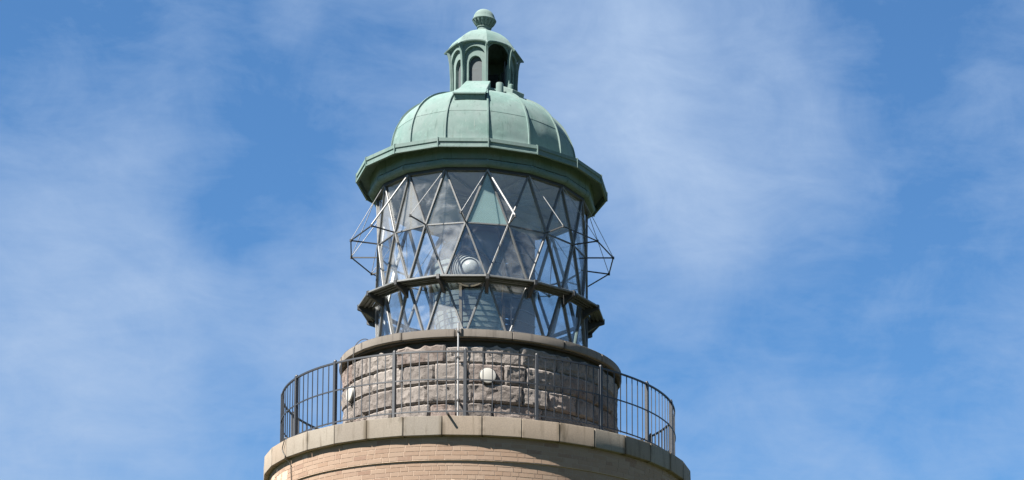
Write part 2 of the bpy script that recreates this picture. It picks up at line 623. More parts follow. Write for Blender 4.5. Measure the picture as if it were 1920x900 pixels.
# --- brick shaft: courses that show are single bricks, the rest of the shaft is textured
BR_U, BR_L, CH = 3.555, 3.525, 0.075
Z_U0, Z_U1 = -0.735, -0.345            # upper band between slab and string course
core = MB().sweep(pz([(BR_U - 0.004, -0.335), (BR_U - 0.004, Z_U0 + 0.004), (BR_L - 0.004, Z_U0 - 0.004), (BR_L - 0.004, -1.70), (3.1, -1.70), (3.1, -0.335)]), 0, 360, 144, full=True)
wall = part('brick_wall', core.mesh('brick_wall_core', M['brickmortar'], smooth=30))
shaft = MB().sweep([(3.50, ZS - 1.702), (3.55, ZS - 6), (3.7, 0.35), (3.95, 0.33), (3.95, -0.3)], 0, 360, 144, closed=False, full=True)
part('shaft', shaft.mesh('shaft', M['shaft'], smooth=30))


def brick_mesh(r, length):
    half = math.degrees((length / 2) / r)
    h = CH - 0.009
    return MB().sweep([(r, 0.0), (r, h), (r - 0.05, h), (r - 0.05, 0.0)], -half, half, 2).mesh('brick', M['brick'])


rows = []
z = Z_U1 - CH + 0.002
while z > Z_U0 - 0.01:
    rows.append((BR_U, z)); z -= CH
rows[-1] = (BR_U + 0.008, rows[-1][1])
z = Z_U0 - CH - 0.006
while z > -1.66:
    rows.append((BR_L, z)); z -= CH
bricks = []
for ri, (r, z) in enumerate(rows):
    # stretchers and headers in turn
    a = 170 + rng.uniform(0, 8)
    end = a + 360
    seq = []
    kind_head = False
    while a < end - 2.6:
        ln = 0.118 if rng.random() < 0.28 else 0.25
        da = math.degrees((ln + 0.011) / r)
        if a + da > end:
            ln = math.radians(end - a) * r - 0.011
            da = end - a
        seq.append((a + da / 2, ln))
        a += da
    for ac, ln in seq:
        ac = (ac + 180) % 360 - 180
        bricks.append((r + rng.uniform(-0.004, 0.003), z, ac, ln))


def show(b):
    r, z, a, ln = b
    if z < -1.12 - 0.9 * (1 - math.cos(rad(a))) * 0.0 or abs(a) > 80:
        return 99
    return abs(a) / 60 + (0.0 if z > -1.1 else 9) + (0.25 if z > -0.45 else 0)


bricks.sort(key=show)
brick_cache = {}
for r, z, a, ln in bricks[:300]:
    key = (round(ln, 2), r > 3.54)
    if key not in brick_cache:
        brick_cache[key] = brick_mesh(BR_U if key[1] else BR_L, ln)
    part('brick', brick_cache[key], a, wall, (0, 0, z + ZS + rng.uniform(-0.002, 0.002)))
rest = MB()
tints = []
for r, z, a, ln in bricks[300:]:
    half = math.degrees((ln / 2) / r)
    rest.sweep([(r, z + ZS), (r, z + ZS + CH - 0.011), (r - 0.04, z + ZS + CH - 0.011), (r - 0.04, z + ZS)], a - half, a + half, 1)
me = bpy.data.meshes.new('brickwork')
me.from_pydata(rest.v, [], rest.f)
at = me.attributes.new('tint', 'FLOAT', 'POINT')
vals = []
for _ in range(len(rest.v) // 8):
    t_ = rng.random()
    vals += [t_] * 8
at.data.foreach_set('value', vals)
me.materials.append(M['brick'])
tag(part('brickwork', me, 0, wall), kind='stuff')

# --- gallery slab: 36 dressed blocks on a core
slab_core = MB().sweep(pz([(3.60, -0.31), (3.60, -0.03), (2.2, -0.03), (2.2, -0.31)]), 0, 360, 144, full=True)
slab = part('gallery_slab', slab_core.mesh('gallery_slab_core', M['mortar'], smooth=30))
blk = []
for v in range(4):
    gap = 0.10
    pr = pz([(3.65, -0.332), (3.65, -0.012), (3.638, 0.0), (2.9, 0.0), (2.9, -0.332)])
    blk.append(MB().sweep(pr, -5 + gap, 5 - gap, 1).mesh('slab_block', M['slab'], bevel=0.009, smooth=30))
for k in range(36):
    o = part('slab_block', blk[k % 4], 10 * k + 5 + rng.uniform(-0.06, 0.06), slab, (rng.uniform(-.003, .003), rng.uniform(-.003, .003), rng.uniform(-.003, .003)))

# --- rock-faced drum
drum_core = MB().sweep(pz([(2.27, -0.02), (2.27, 1.74), (2.0, 1.74), (2.0, -0.02)]), 0, 360, 96, full=True)
drum = part('watch_room_wall', drum_core.mesh('watch_room_core', M['mortar'], smooth=30))
levels = [0.005, 0.30, 0.60, 0.93, 1.29, 1.64]


def stone_mesh(da, z0, z1, seed, top=False):
    nx, nz = max(6, int(da * 2.40 * PI / 180 / 0.032)), max(8, int((z1 - z0) / 0.03))
    vs, fs = [], []
    off = Vector((seed * 7.13, seed * 3.77, seed * 1.91))
    rbase = 2.30 + rng.uniform(-0.022, 0.024)
    tiltx, tiltz = rng.uniform(-0.016, 0.016), rng.uniform(-0.016, 0.016)
    jag = rng.uniform(0.0, 0.02)
    for j in range(nz + 1):
        v = j / nz
        for i in range(nx + 1):
            u = i / nx
            eu, ev = min(u, 1 - u) * da * 2.4 * PI / 180, min(v, 1 - v) * (z1 - z0)
            e = min(eu, ev)
            fall = min(1, (e + 0.005) / 0.022) ** 0.5
            q = Vector((u * da * 0.042, v * (z1 - z0), 0)) + off
            nb = (0.5 - abs(noise.fractal(q * 6.5, 0.9, 2.1, 3))) * 0.030 + noise.noise(q * 3.2) * 0.018 + noise.noise(q * 15) * 0.009
            r = rbase + fall * (0.055 + nb + tiltx * (u - .5) * 2 + tiltz * (v - .5) * 2)
            a = rad((u - .5) * da) + (noise.noise(q * 9) * 0.004)
            zz = z0 + v * (z1 - z0) + noise.noise(q * 8 + Vector((5, 0, 0))) * 0.010
            if top:
                zz -= v * abs(noise.noise(q * 3.1)) * 0.13
            if i in (0, nx):
                a += rad(noise.noise(Vector((0, v * 3, seed))) * 0.45)
            vs.append((r * math.sin(a), -r * math.cos(a), zz + ZS))
    w = nx + 1
    for j in range(nz):
        for i in range(nx):
            fs.append((j * w + i, j * w + i + 1, (j + 1) * w + i + 1, (j + 1) * w + i))
    # returns into the wall
    edge = [i for i in range(w)] + [j * w + nx for j in range(1, nz + 1)] + [nz * w + i for i in range(nx - 1, -1, -1)] + [j * w for j in range(nz - 1, 0, -1)]
    base = len(vs)
    for e in edge:
        x, y, zc_ = vs[e]
        k_ = 2.20 / math.hypot(x, y)
        vs.append((x * k_, y * k_, zc_))
    L = len(edge)
    for i in range(L):
        i2 = (i + 1) % L
        fs.append((edge[i], base + i, base + i2, edge[i2]))
    b_ = MB().add(vs, fs)
    return b_.mesh('stone', M['rock'], smooth=14)


sid = 0
for ci in range(5):
    z0_, z1_ = levels[ci] + 0.004, levels[ci + 1] - 0.004
    a = rng.uniform(-180, -172)
    a_end = a + 360
    while a < a_end - 0.1:
        da = rng.uniform(9, 21) if ci != 4 else rng.uniform(12, 24)
        if a_end - (a + da) < 8:
            da = a_end - a
            if da > 22: da = da / 2
        sid += 1
        front = abs((a + da / 2 + 180) % 360 - 180) < 115
        if front:
            part('stone', stone_mesh(da - 0.26, z0_, z1_, sid, ci == 4), a + da / 2, drum)
        else:
            part('stone', MB().sweep(pz([(2.20, z0_), (2.36, z0_), (2.36, z1_), (2.20, z1_)]), -(da - 0.4) / 2, (da - 0.4) / 2, 3).mesh('stone', M['rock'], bevel=0.02), a + da / 2, drum)
        a += da

# --- coping of sixteen curved blocks
cop_core = MB().sweep(pz([(2.36, 1.70), (2.36, 1.85), (1.7, 1.85), (1.7, 1.70)]), 0, 360, 96, full=True)
coping = part('coping', cop_core.mesh('coping_core', M['mortar'], smooth=30))
cpm = MB().sweep(pz([(2.425, 1.727), (2.425, 1.862), (2.415, 1.872), (1.72, 1.885), (1.72, 1.727)]), -11.12, 11.12, 8).mesh('coping_block', M['coping'], bevel=0.010, smooth=30)
for k in range(16):
    part('coping_block', cpm, -10.6 + 11.25 + 22.5 * k + rng.uniform(-.12, .12), coping, (rng.uniform(-.004, .004), rng.uniform(-.004, .004), rng.uniform(-.003, .003)))

# --- lantern: three tiers of triangular panes in a lattice of diagonal bars
RG = 1.815
ZL = [1.94, 2.985, 3.975, 4.935]
sill = MB().sweep(pz([(1.86, 1.86), (1.86, 1.93), (1.76, 1.955), (1.70, 1.86)]), PHI, PHI + 360, 16, full=True)
lant = part('lantern', sill.mesh('lantern_sill', M['plate'], bevel=0.004))


def tri_prism(a, b, c, th=0.012):
    a, b, c = Vector(a), Vector(b), Vector(c)
    cen = (a + b + c) / 3
    s = 0.975
    a, b, c = [cen + (q - cen) * s for q in (a, b, c)]
    n = (b - a).cross(c - a).normalized() * (th / 2)
    return MB().add([a - n, b - n, c - n, a + n, b + n, c + n], [(2, 1, 0), (3, 4, 5), (0, 1, 4, 3), (1, 2, 5, 4), (2, 0, 3, 5)])


for ti in range(3):
    zl, zh = ZL[ti], ZL[ti + 1]
    # corners at full steps at the top of tier 2 (eave) and at the catwalk; half steps between
    top_half = (ti == 1)
    lo_off, hi_off = (0.5, 0.0) if not top_half else (0.0, 0.5)
    T = lambda k: P(RG, A16 * (k + hi_off), zh)
    B = lambda k: P(RG, A16 * (k + lo_off), zl)
    sgn = 0 if not top_half else 0
    # up-pointing pane: base below, apex above; down-pointing: base above
    if not top_half:
        up = tri_prism(B(-1), B(0), T(0)); dn = tri_prism(T(0), T(1), B(0))
        b1 = (B(0), T(0)); b2 = (B(0), T(1))
    else:
        up = tri_prism(B(0), B(1), T(0)); dn = tri_prism(T(-1), T(0), B(0))
        b1 = (B(0), T(0)); b2 = (B(0), T(-1))
    mu = up.mesh('glass_pane', M['pane']); md = dn.mesh('glass_pane', M['pane'])
    m1 = MB().beam(b1[0], b1[1], 0.034, 0.065).mesh('glazing_bar', M['bar'], bevel=0.006)
    m2 = MB().beam(b2[0], b2[1], 0.034, 0.060).mesh('glazing_bar', M['bar'], bevel=0.006)
    mg = up.mesh('glass_pane', M['reflpane'])
    for k in range(16):
        rz_ = PHI + A16 * k
        if ti == 2 and k == 0:
            o = part('glass_pane', mg, rz_, lant)
            o['label'] = 'glass pane with a painted teal reflection'
        else:
            part('glass_pane', mu, rz_, lant)
        part('glass_pane', md, rz_, lant)
        part('glazing_bar', m1, rz_, lant)
        part('glazing_bar', m2, rz_, lant)
ringm = MB().beam(P(RG, -A16 / 2, 3.975), P(RG, A16 / 2, 3.975), 0.022, 0.03, (0, -1, 0)).mesh('ring_bar', M['bar'])
ringc = MB().beam(P(RG, -A16 / 2, 2.985), P(RG, A16 / 2, 2.985), 0.05, 0.06, (0, -1, 0)).mesh('ring_bar', M['bar'])
ringt = MB().beam(P(RG, -A16 / 2, 4.945), P(RG, A16 / 2, 4.945), 0.05, 0.08, (0, -1, 0)).mesh('ring_bar', M['bar'])
for k in range(16):
    part('ring_bar', ringm, PHI + A16 * k, lant)
    part('ring_bar', ringc, PHI + A16 * (k + .5), lant)
    part('ring_bar', ringt, PHI + A16 * (k + .5), lant)

# --- lantern ceiling and floor
ceil_ = MB().sweep(pz([(1.79, 4.94), (1.2, 5.02), (0.45, 5.06), (0.02, 5.06)]), PHI, PHI + 360, 16, closed=False, full=True)
part('ceiling', ceil_.mesh('ceiling', M['ceiling']))
ribm = MB().beam(P(0.3, 0, 5.035), P(1.78, 0, 4.935), 0.03, 0.035, (0, 0, 1)).mesh('ceiling_rib', M['ceiling'])
for k in range(16):
    part('ceiling_rib', ribm, PHI + A16 * k)
fl = MB().sweep(pz([(1.75, 1.80), (0.02, 1.80)]), 0, 360, 32, closed=False, full=True)
part('lantern_floor', fl.mesh('lantern_floor', M['plate']))

# --- eave: fascia, soffit and moulding, sixteen straight lengths each
fas = pz([(2.185, 5.385), (2.185, 5.325), (2.168, 5.315), (2.166, 5.262), (2.188, 5.250), (2.188, 5.222), (2.152, 5.218), (2.152, 5.368), (1.70, 5.47), (1.70, 5.485)])
eave = part('eave', MB().sweep(pz([(2.145, 5.335), (1.955, 5.335), (1.945, 5.10), (1.80, 5.095), (1.80, 5.36), (2.145, 5.36)]), PHI, PHI + 360, 16, full=True).mesh('soffit', M['copper']))
fm = MB().sweep(fas, -A16 / 2 + .07, A16 / 2 - .07, 1).mesh('fascia_panel', M['copper'])
seamf = MB().beam(P(2.182, 0, 5.386), P(2.182, 0, 5.214), 0.018, 0.03).beam(P(2.185, 0, 5.375), P(1.70, 0, 5.475), 0.022, 0.04, (0, 0, 1)).mesh('eave_seam', M['copper'])
mol = []
for i in range(7):
    a = -PI / 2 + PI * i / 6
    mol.append((1.925 + 0.052 * math.cos(a), 5.035 + 0.056 * math.sin(a)))
mol += [(1.80, 5.09), (1.80, 4.975)]
mm_ = MB().sweep(pz(mol), -A16 / 2 + .05, A16 / 2 - .05, 1).mesh('moulding', M['copper'], smooth=40)
seamm = MB()
mo2 = [(r + 0.008, z) for r, z in mol[:7]] + [(1.85, 5.09), (1.85, 4.975)]
seamm.sweep(pz(mo2), -0.35, 0.35, 1)
seammm = seamm.mesh('moulding_joint', M['copper'])
for k in range(16):
    part('fascia_panel', fm, PHI + A16 * (k + .5), eave)
    part('moulding', mm_, PHI + A16 * (k + .5), eave)
    part('eave_seam', seamf, PHI + A16 * k, eave)
    part('moulding_joint', seammm, PHI + A16 * k, eave)
part('lantern_cornice', MB().sweep(pz([(1.86, 4.985), (1.86, 4.925), (1.78, 4.925), (1.78, 4.985)]), PHI, PHI + 360, 16, full=True).mesh('lantern_cornice', M['darkiron']))

# --- dome of fourteen gores, each of two copper sheets with raised seams
DN = 14
DPHI = 2.5
DA = 360 / DN
DR, DZ, DH, DEXP = 1.625, 5.55, 1.39, 2.45


def dome_prof(n=26, r_end=0.50):
    out = [(1.80, 5.455), (1.70, 5.478), (1.655, 5.51)]
    for i in range(n + 1):
        tt = i / n
        # even steps along the arc
        a = tt * PI / 2
        r = DR * math.cos(a) ** (2 / DEXP)
        z = DZ + DH * math.sin(a) ** (2 / DEXP)
        if r < r_end:
            break
        out.append((r, z))
    return out


dp_ = dome_prof()


def gore(prof, lift=0.0, nu=8):
    vs, fs = [], []
    for r, z in prof:
        for i in range(nu + 1):
            u = -1 + 2 * i / nu
            a = rad(u * DA / 2 * 0.985)
            flat = math.cos(rad(DA / 2)) / math.cos(a)
            rr = r * (0.5 * flat + 0.5) + lift
            if abs(u) > 0.99:
                rr += 0.006
            vs.append((rr * math.sin(a), -rr * math.cos(a), z + ZS))
    w = nu + 1
    for j in range(len(prof) - 1):
        for i in range(nu):
            fs.append((j * w + i, j * w + i + 1, (j + 1) * w + i + 1, (j + 1) * w + i))
    return MB().add(vs, fs)


cut = max(i for i, (r, z) in enumerate(dp_) if z < 6.20)
dome = part('dome', MB().sweep(pz([(r - 0.02, z) for r, z in dp_]), 0, 360, 56, closed=False, full=True).mesh('dome_core', M['copper'], smooth=50))
gl_ = gore(dp_[:cut + 1], 0.0).mesh('dome_panel', M['copper'], smooth=50)
gu_ = gore(dp_[cut:], 0.004).mesh('dome_panel', M['copper'], smooth=50)
seam = MB()
w2 = 0.016
sv, sf = [], []
for r, z in dp_:
    for x, h in ((-w2, -0.02), (-w2 * 0.8, 0.034), (w2 * 0.8, 0.034), (w2, -0.02)):
        rr = r + h
        sv.append((x, -rr, z + ZS + (h * 0.6 if z > 6.3 else 0)))
for j in range(len(dp_) - 1):
    for i in range(3):
        sf.append((j * 4 + i, j * 4 + i + 1, j * 4 + 5 + i, j * 4 + 4 + i))
seam.add(sv, sf)
sm_ = seam.mesh('dome_seam', M['copper'], smooth=60)
lipm = MB()
r_c, z_c = dp_[cut]
for k in range(DN):
    part('dome_panel', gl_, DPHI + DA * (k + .5), dome)
    part('dome_panel', gu_, DPHI + DA * (k + .5), dome)
    part('dome_seam', sm_, DPHI + DA * k, dome)

# hatch on the front of the dome
hl, hr_ = -20.5, 1.0
hb = MB()
mida = rad(-10.0)
ct, st_ = math.cos(mida), math.sin(mida)


def hp(t, r, z):      # t sideways, r outwards along the hatch centre line
    return (r * st_ + t * ct, -r * ct + t * st_, z + ZS)


hw, hw2 = 0.265, 0.215
hb.add([hp(-hw2, .56, 7.10), hp(hw2, .56, 7.10), hp(hw, 1.43, 6.50), hp(-hw, 1.43, 6.50),
        hp(-hw2, .56, 6.80), hp(hw2, .56, 6.80), hp(hw, 1.40, 6.385), hp(-hw, 1.40, 6.385)],
       [(0, 1, 2, 3), (7, 6, 5, 4), (3, 2, 6, 7), (0, 3, 7, 4), (2, 1, 5, 6), (1, 0, 4, 5)])
part('hatch', hb.mesh('hatch', M['copper'], bevel=0.008), 0, dome)
hd = MB()
hd.add([hp(-hw - .02, 1.30, 6.615), hp(hw + .02, 1.30, 6.615), hp(hw + .02, 1.455, 6.508), hp(-hw - .02, 1.455, 6.508),
        hp(-hw - .02, 1.30, 6.595), hp(hw + .02, 1.30, 6.595), hp(hw + .02, 1.455, 6.478), hp(-hw - .02, 1.455, 6.478)],
       [(0, 1, 2, 3), (7, 6, 5, 4), (3, 2, 6, 7), (0, 3, 7, 4), (2, 1, 5, 6), (1, 0, 4, 5)])
part('hatch_lip', hd.mesh('hatch_lip', M['copper'], bevel=0.005), 0, dome)

# --- cupola: eight arched faces under a scalloped little dome
CPHI = 4.5
T8 = math.tan(rad(22.5))
kerb = MB().sweep(pz([(0.66, 6.80), (0.66, 6.95), (0.60, 6.99), (0.50, 6.99), (0.50, 6.80)]), CPHI, CPHI + 360, 8, full=True)
cup = part('cupola', kerb.mesh('cupola_kerb', M['copper'], bevel=0.01))


def arch(hw_, z0_, spring, rise, n=14):
    pts_ = [(-hw_, z0_)]
    for i in range(n + 1):
        a = PI - PI * i / n
        pts_.append((hw_ * math.cos(a), spring + rise * math.sin(a)))
    pts_.append((hw_, z0_))
    return pts_


def fpt(t, ap, z):
    return (t, -ap, z + ZS)


def arch_wall(W_, ztop, hole, ap, depth, zbot):
    """flat face with an arched hole and the reveal behind its edge"""
    b_ = MB()
    outer = []
    for t, z in hole:
        if z <= hole[1][1] + 1e-6 and abs(abs(t) - abs(hole[0][0])) < 1e-6:
            outer.append((math.copysign(W_, t), z))
        else:
            k_ = t / abs(hole[0][0])
            outer.append((W_ * max(-1, min(1, k_ * 1.25)), ztop))
    outer[0] = (-W_, zbot); outer[-1] = (W_, zbot)
    n = len(hole)
    vs = [fpt(t, ap, z) for t, z in hole] + [fpt(t, ap, z) for t, z in outer] + [fpt(t, ap - depth, z) for t, z in hole]
    fs = []
    for i in range(n - 1):
        fs.append((i, i + 1, n + i + 1, n + i))
        fs.append((i, 2 * n + i, 2 * n + i + 1, i + 1))
    return b_.add(vs, fs)


AP1, AP2, AP3 = 0.540, 0.492, 0.430
W1 = AP1 * T8
f1 = arch_wall(W1 - 0.002, 7.90, arch(0.192, 6.98, 7.58, 0.20), AP1, AP1 - AP2, 6.95).mesh('arch_frame', M['copper'], smooth=40)
f2 = arch_wall(AP2 * T8, 7.85, arch(0.122, 7.06, 7.46, 0.155), AP2, AP2 - AP3, 6.95)
f2.add([fpt(-.122, AP2, 7.06), fpt(.122, AP2, 7.06), fpt(.122, AP2, 6.95), fpt(-.122, AP2, 6.95), fpt(-.122, AP3, 7.06), fpt(.122, AP3, 7.06)], [(0, 1, 2, 3), (0, 4, 5, 1)])
f2 = f2.mesh('wall_panel', M['copper'], smooth=40)
bd = MB().add([fpt(-.128, AP3 + .004, 7.05), fpt(.128, AP3 + .004, 7.05), fpt(.128, AP3 + .004, 7.63), fpt(-.128, AP3 + .004, 7.63),
               fpt(-.128, AP3 - .02, 7.05), fpt(.128, AP3 - .02, 7.05), fpt(.128, AP3 - .02, 7.63), fpt(-.128, AP3 - .02, 7.63)],
              [(0, 1, 2, 3), (7, 6, 5, 4), (0, 4, 5, 1), (2, 6, 7, 3), (1, 5, 6, 2), (3, 7, 4, 0)]).mesh('shutter_board', M['board'])
pil = MB()
for z0_, z1_, r0_, r1_ in ((6.95, 7.3, .597, .595), (7.3, 7.58, .595, .61), (7.58, 7.72, .61, .632), (7.72, 7.81, .632, .665)):
    vs = []
    for z, r in ((z0_, r0_), (z1_, r1_)):
        for t, q in ((-.026, -.05), (-.020, 0.0), (.020, 0.0), (.026, -.05)):
            vs.append((t, -(r + q), z + ZS))
    pil.add(vs, [(0, 1, 5, 4), (1, 2, 6, 5), (2, 3, 7, 6)])
pil = pil.mesh('pilaster', M['copper'], smooth=30)
ZE, RISE, ZT = 7.79, 0.10, 8.285
CPRO = [(7.78, .648), (7.83, .615), (7.90, .570), (8.0, .510), (8.08, .435), (8.16, .340), (8.22, .245), (8.26, .165), (8.285, .115)]


def cap_ap(z):
    for (z0_, a0), (z1_, a1) in zip(CPRO, CPRO[1:]):
        if z <= z1_:
            return a0 + (a1 - a0) * (z - z0_) / (z1_ - z0_)
    return CPRO[-1][1]


cp = MB()
NU, NV = 14, 12
vs, fs = [], []
for j in range(NV + 1):
    for i in range(NU + 1):
        u = -1 + 2 * i / NU
        ze = ZE + RISE * math.sqrt(max(0, 1 - u * u))
        z = ze + (ZT - ze) * (j / NV)
        ap = cap_ap(z)
        vs.append(fpt(u * ap * T8, ap, z))
for j in range(NV):
    for i in range(NU):
        fs.append((j * (NU + 1) + i, j * (NU + 1) + i + 1, (j + 1) * (NU + 1) + i + 1, (j + 1) * (NU + 1) + i))
base = len(vs)
for i in range(NU + 1):                       # edge of the hood and soffit back to the wall
    u = -1 + 2 * i / NU
    ze = ZE + RISE * math.sqrt(max(0, 1 - u * u))
    ap = cap_ap(ze)
    vs.append(fpt(u * (ap + .012) * T8, ap + .012, ze - 0.004))
    vs.append(fpt(u * (ap + .006) * T8, ap + .006, ze - 0.024))
    vs.append(fpt(u * AP1 * T8, AP1 - 0.004, ze - 0.035))
for i in range(NU):
    fs.append((i, i + 1, base + 3 * (i + 1), base + 3 * i))
    for q in range(2):
        fs.append((base + 3 * i + q, base + 3 * (i + 1) + q, base + 3 * (i + 1) + q + 1, base + 3 * i + q + 1))
cp = cp.add(vs, fs).mesh('cupola_roof_panel', M['copper'], smooth=40)
f1o = arch_wall(W1 - 0.002, 7.92, arch(0.213, 6.98, 7.62, 0.24), AP1, 0.008, 6.95).mesh('arch_frame', M['copper'], smooth=40)
for k in range(8):
    a = CPHI + 45 * (k + .5)
    if k in (0, 4):                            # open arches
        part('arch_frame', f1o, a, cup)
    else:
        part('arch_frame', f1, a, cup)
        part('wall_panel', f2, a, cup)
        part('shutter_board', bd, a, cup)
    part('cupola_roof_panel', cp, a, cup)
    part('pilaster', pil, CPHI + 45 * k, cup)
part('vent_pipe', MB().lathe([(0.065, 6.72 + ZS), (0.065, 6.985 + ZS), (0.058, 7.0 + ZS), (0.0, 7.0 + ZS)], 16, (0.80 * math.sin(rad(20)), -0.80 * math.cos(rad(20)), 0)).mesh('vent_pipe', M['copper'], smooth=40), 0, cup)
fa = rad(42)
fc, fs_ = math.cos(fa), math.sin(fa)


def fp(t, r, z):
    return (r * fs_ + t * fc, -r * fc + t * fs_, z + ZS)


sk = MB().add([fp(-.12, .58, 7.06), fp(.12, .58, 7.06), fp(.14, .90, 6.90), fp(-.14, .90, 6.90), fp(-.12, .58, 6.8), fp(.12, .58, 6.8), fp(.14, .88, 6.80), fp(-.14, .88, 6.80)],
              [(0, 1, 2, 3), (7, 6, 5, 4), (3, 2, 6, 7), (0, 3, 7, 4), (2, 1, 5, 6), (1, 0, 4, 5)])
part('cupola_flap', sk.mesh('cupola_flap', M['copper'], bevel=0.008), 0, cup)
part('corner_shoe', MB().beam(P(0.60, 49.5, 6.98), P(0.63, 49.5, 7.14), 0.07, 0.07).mesh('corner_shoe', M['copper'], bevel=0.015), 0, cup)

# --- finial: fluted cup and ball on a stem
fin = part('finial', MB().lathe(pz([(0.16, 8.25), (0.125, 8.275), (0.112, 8.30), (0.112, 8.345), (0.13, 8.352), (0.13, 8.365), (0.09, 8.37)]), 24).mesh('finial_stem', M['copper'], smooth=40))
part('fluted_cup', MB().lathe(pz([(0.105, 8.36), (0.135, 8.385), (0.172, 8.42), (0.196, 8.462), (0.206, 8.492), (0.15, 8.50)]), 48, rmod=lambda k, j: (0.80 if (k % 3 == 0 and 0 < j < 4) else 1)).mesh('fluted_cup', M['copper'], smooth=25), 0, fin)
part('ball', MB().lathe(pz([(0.208, 8.486), (0.214, 8.498), (0.208, 8.512)] + [(0.192 * math.cos(a * PI / 20) ** 0.9, 8.512 + 0.195 * math.sin(a * PI / 20)) for a in range(1, 10)] + [(0.0, 8.708)]), 32).mesh('ball', M['copper'], smooth=40), 0, fin)

# ------------------------------------------------------------------ lens and its stand inside the lantern
LENS = thing('fresnel_lens', 'large glass lens of prism rings standing inside the lantern room', 'lens', loc=(0, 0, 1.8 + ZS))


def lpart(name, me):
    o = link(name, me, LENS, 0, (0, 0, -1.8 - ZS))
    return o


zc0 = 3.36
# central drum lens, then rings above and below
bull = [(0.86, -0.24), (0.90, -0.19), (0.935, -0.12), (0.955, -0.05), (0.955, 0.05), (0.935, 0.12), (0.90, 0.19), (0.86, 0.24), (0.80, 0.24), (0.80, -0.24)]
lpart('drum_lens', MB().sweep(pz([(r, z + zc0) for r, z in bull]), 0, 360, 64, full=True).mesh('drum_lens', M['lens'], smooth=30))
for sg in (1, -1):
    zz, rr = 0.26, 0.90
    for i in range(9 if sg > 0 else 10):
        h = 0.082
        bow = 0.0 if sg < 0 else 0.0
        r_o = rr - (0.016 * i + (0.0075 * i * i if sg > 0 else 0.001 * i * i))
        pr = [(r_o, zc0 + sg * zz), (r_o - 0.012, zc0 + sg * (zz + h)), (r_o - 0.10, zc0 + sg * (zz + h * (0.55 if i < 5 else 0.3)))]
        lpart('prism_ring', MB().sweep(pz(pr), 0, 360, 48, full=True).mesh('prism_ring', M['lens'], smooth=30))
        zz += h + 0.012
for k in range(8):
    a = 22 + 45 * k
    pl_ = [P(0.93, a, zc0 - 1.15), P(0.95, a, zc0 - 0.26), P(0.965, a, zc0), P(0.94, a, zc0 + 0.26), P(0.88, a, zc0 + 0.62), P(0.66, a, zc0 + 0.98)]
    b_ = MB()
    for p_, q_ in zip(pl_, pl_[1:]):
        b_.beam(p_, q_, 0.05, 0.05)
    lpart('frame_bar', b_.mesh('frame_bar', M['brass']))
lpart('blind_panel', MB().sweep(pz([(1.005, 2.05), (1.005, 4.22), (0.985, 4.22), (0.985, 2.05)]), 29, 63, 8).mesh('blind_panel', M['darkiron'], smooth=30))
for i in range(9):
    zr = 2.35 + 0.21 * i
    lpart('rung', MB().sweep(pz([(1.03, zr), (1.03, zr + .022), (1.006, zr + .022), (1.006, zr)]), 30, 62, 8).mesh('rung', M['plate']))
bx = P(0.90, -13, 3.46)
ax_ = P(1, -13, 0) - P(0, 0, 0)
ax_.z = 0.0
lpart('bullseye', MB().lathe([(0.150, 0.05), (0.150, 0.075), (0.135, 0.10), (0.10, 0.125), (0.05, 0.142), (0.0, 0.147)], 28, bx, ax_).mesh('bullseye', M['bulb'], smooth=60))
for i, (ra, rb_) in enumerate(((0.158, 0.205), (0.211, 0.25), (0.255, 0.29), (0.295, 0.325))):
    lpart('bullseye_ring', MB().lathe([(ra, 0.02), (ra, 0.115 - 0.012 * i), (rb_, 0.075 - 0.012 * i), (rb_, 0.02), (ra, 0.02)], 36, bx, ax_).mesh('bullseye_ring', M['bulb'], smooth=30))
lpart('bullseye_frame', MB().lathe([(0.328, -0.03), (0.328, 0.07), (0.355, 0.07), (0.355, -0.03), (0.328, -0.03)], 36, bx, ax_).mesh('bullseye_frame', M['brass'], smooth=30))
lpart('top_ring', MB().sweep(pz([(0.70, zc0 + 0.96), (0.70, zc0 + 1.03), (0.10, zc0 + 1.06), (0.10, zc0 + 1.02), (0.6, zc0 + .96)]), 0, 360, 48, full=True).mesh('top_ring', M['brass'], smooth=30))
lpart('pedestal', MB().lathe(pz([(0.95, 1.80), (0.95, 2.0), (0.7, 2.02), (0.55, 2.03)]), 40).mesh('pedestal', M['darkiron'], smooth=30))
lpart('lamp', MB().lathe(pz([(0.09, 2.05), (0.09, 2.9), (0.14, 2.95), (0.17, 3.06), (0.185, 3.18), (0.17, 3.3), (0.12, 3.4), (0.0, 3.44)]), 24).mesh('lamp', M['bulb'], smooth=40))

# ------------------------------------------------------------------ catwalk round the lantern
CAT = thing('lantern_catwalk', 'narrow iron catwalk on brackets round the middle of the lantern glass', 'catwalk', loc=(0, 0, 2.9 + ZS))


def cpart(name, me, rz=0, parent=CAT):
    return link(name, me, parent, rz, (0, 0, -2.9 - ZS))


RC = 2.125
h16 = A16 / 2
rimm = MB().sweep(pz([(RC + .005, 2.945), (RC + .005, 2.912), (RC - .022, 2.908), (RC - .022, 2.945)]), -h16 + .05, h16 - .05, 1).mesh('rim', M['plate'], bevel=0.005)
plm = MB().sweep(pz([(RC - .028, 2.936), (RC - .028, 2.926), (1.90, 2.926), (1.90, 2.936)]), -h16 + .3, h16 - .3, 1).mesh('floor_plate', M['plate'])
slats = [MB().sweep(pz([(r_, 2.922), (r_, 2.900), (r_ - 0.030, 2.900), (r_ - 0.030, 2.922)]), -h16 + .4, h16 - .4, 1).mesh('slat', M['plate']) for r_ in (1.965, 2.035)]
inm = MB().sweep(pz([(1.895, 2.935), (1.895, 2.875), (1.868, 2.875), (1.868, 2.935)]), -h16 + .05, h16 - .05, 1).mesh('inner_rail', M['plate'], bevel=0.004)
brm = MB()
th_ = 0.028
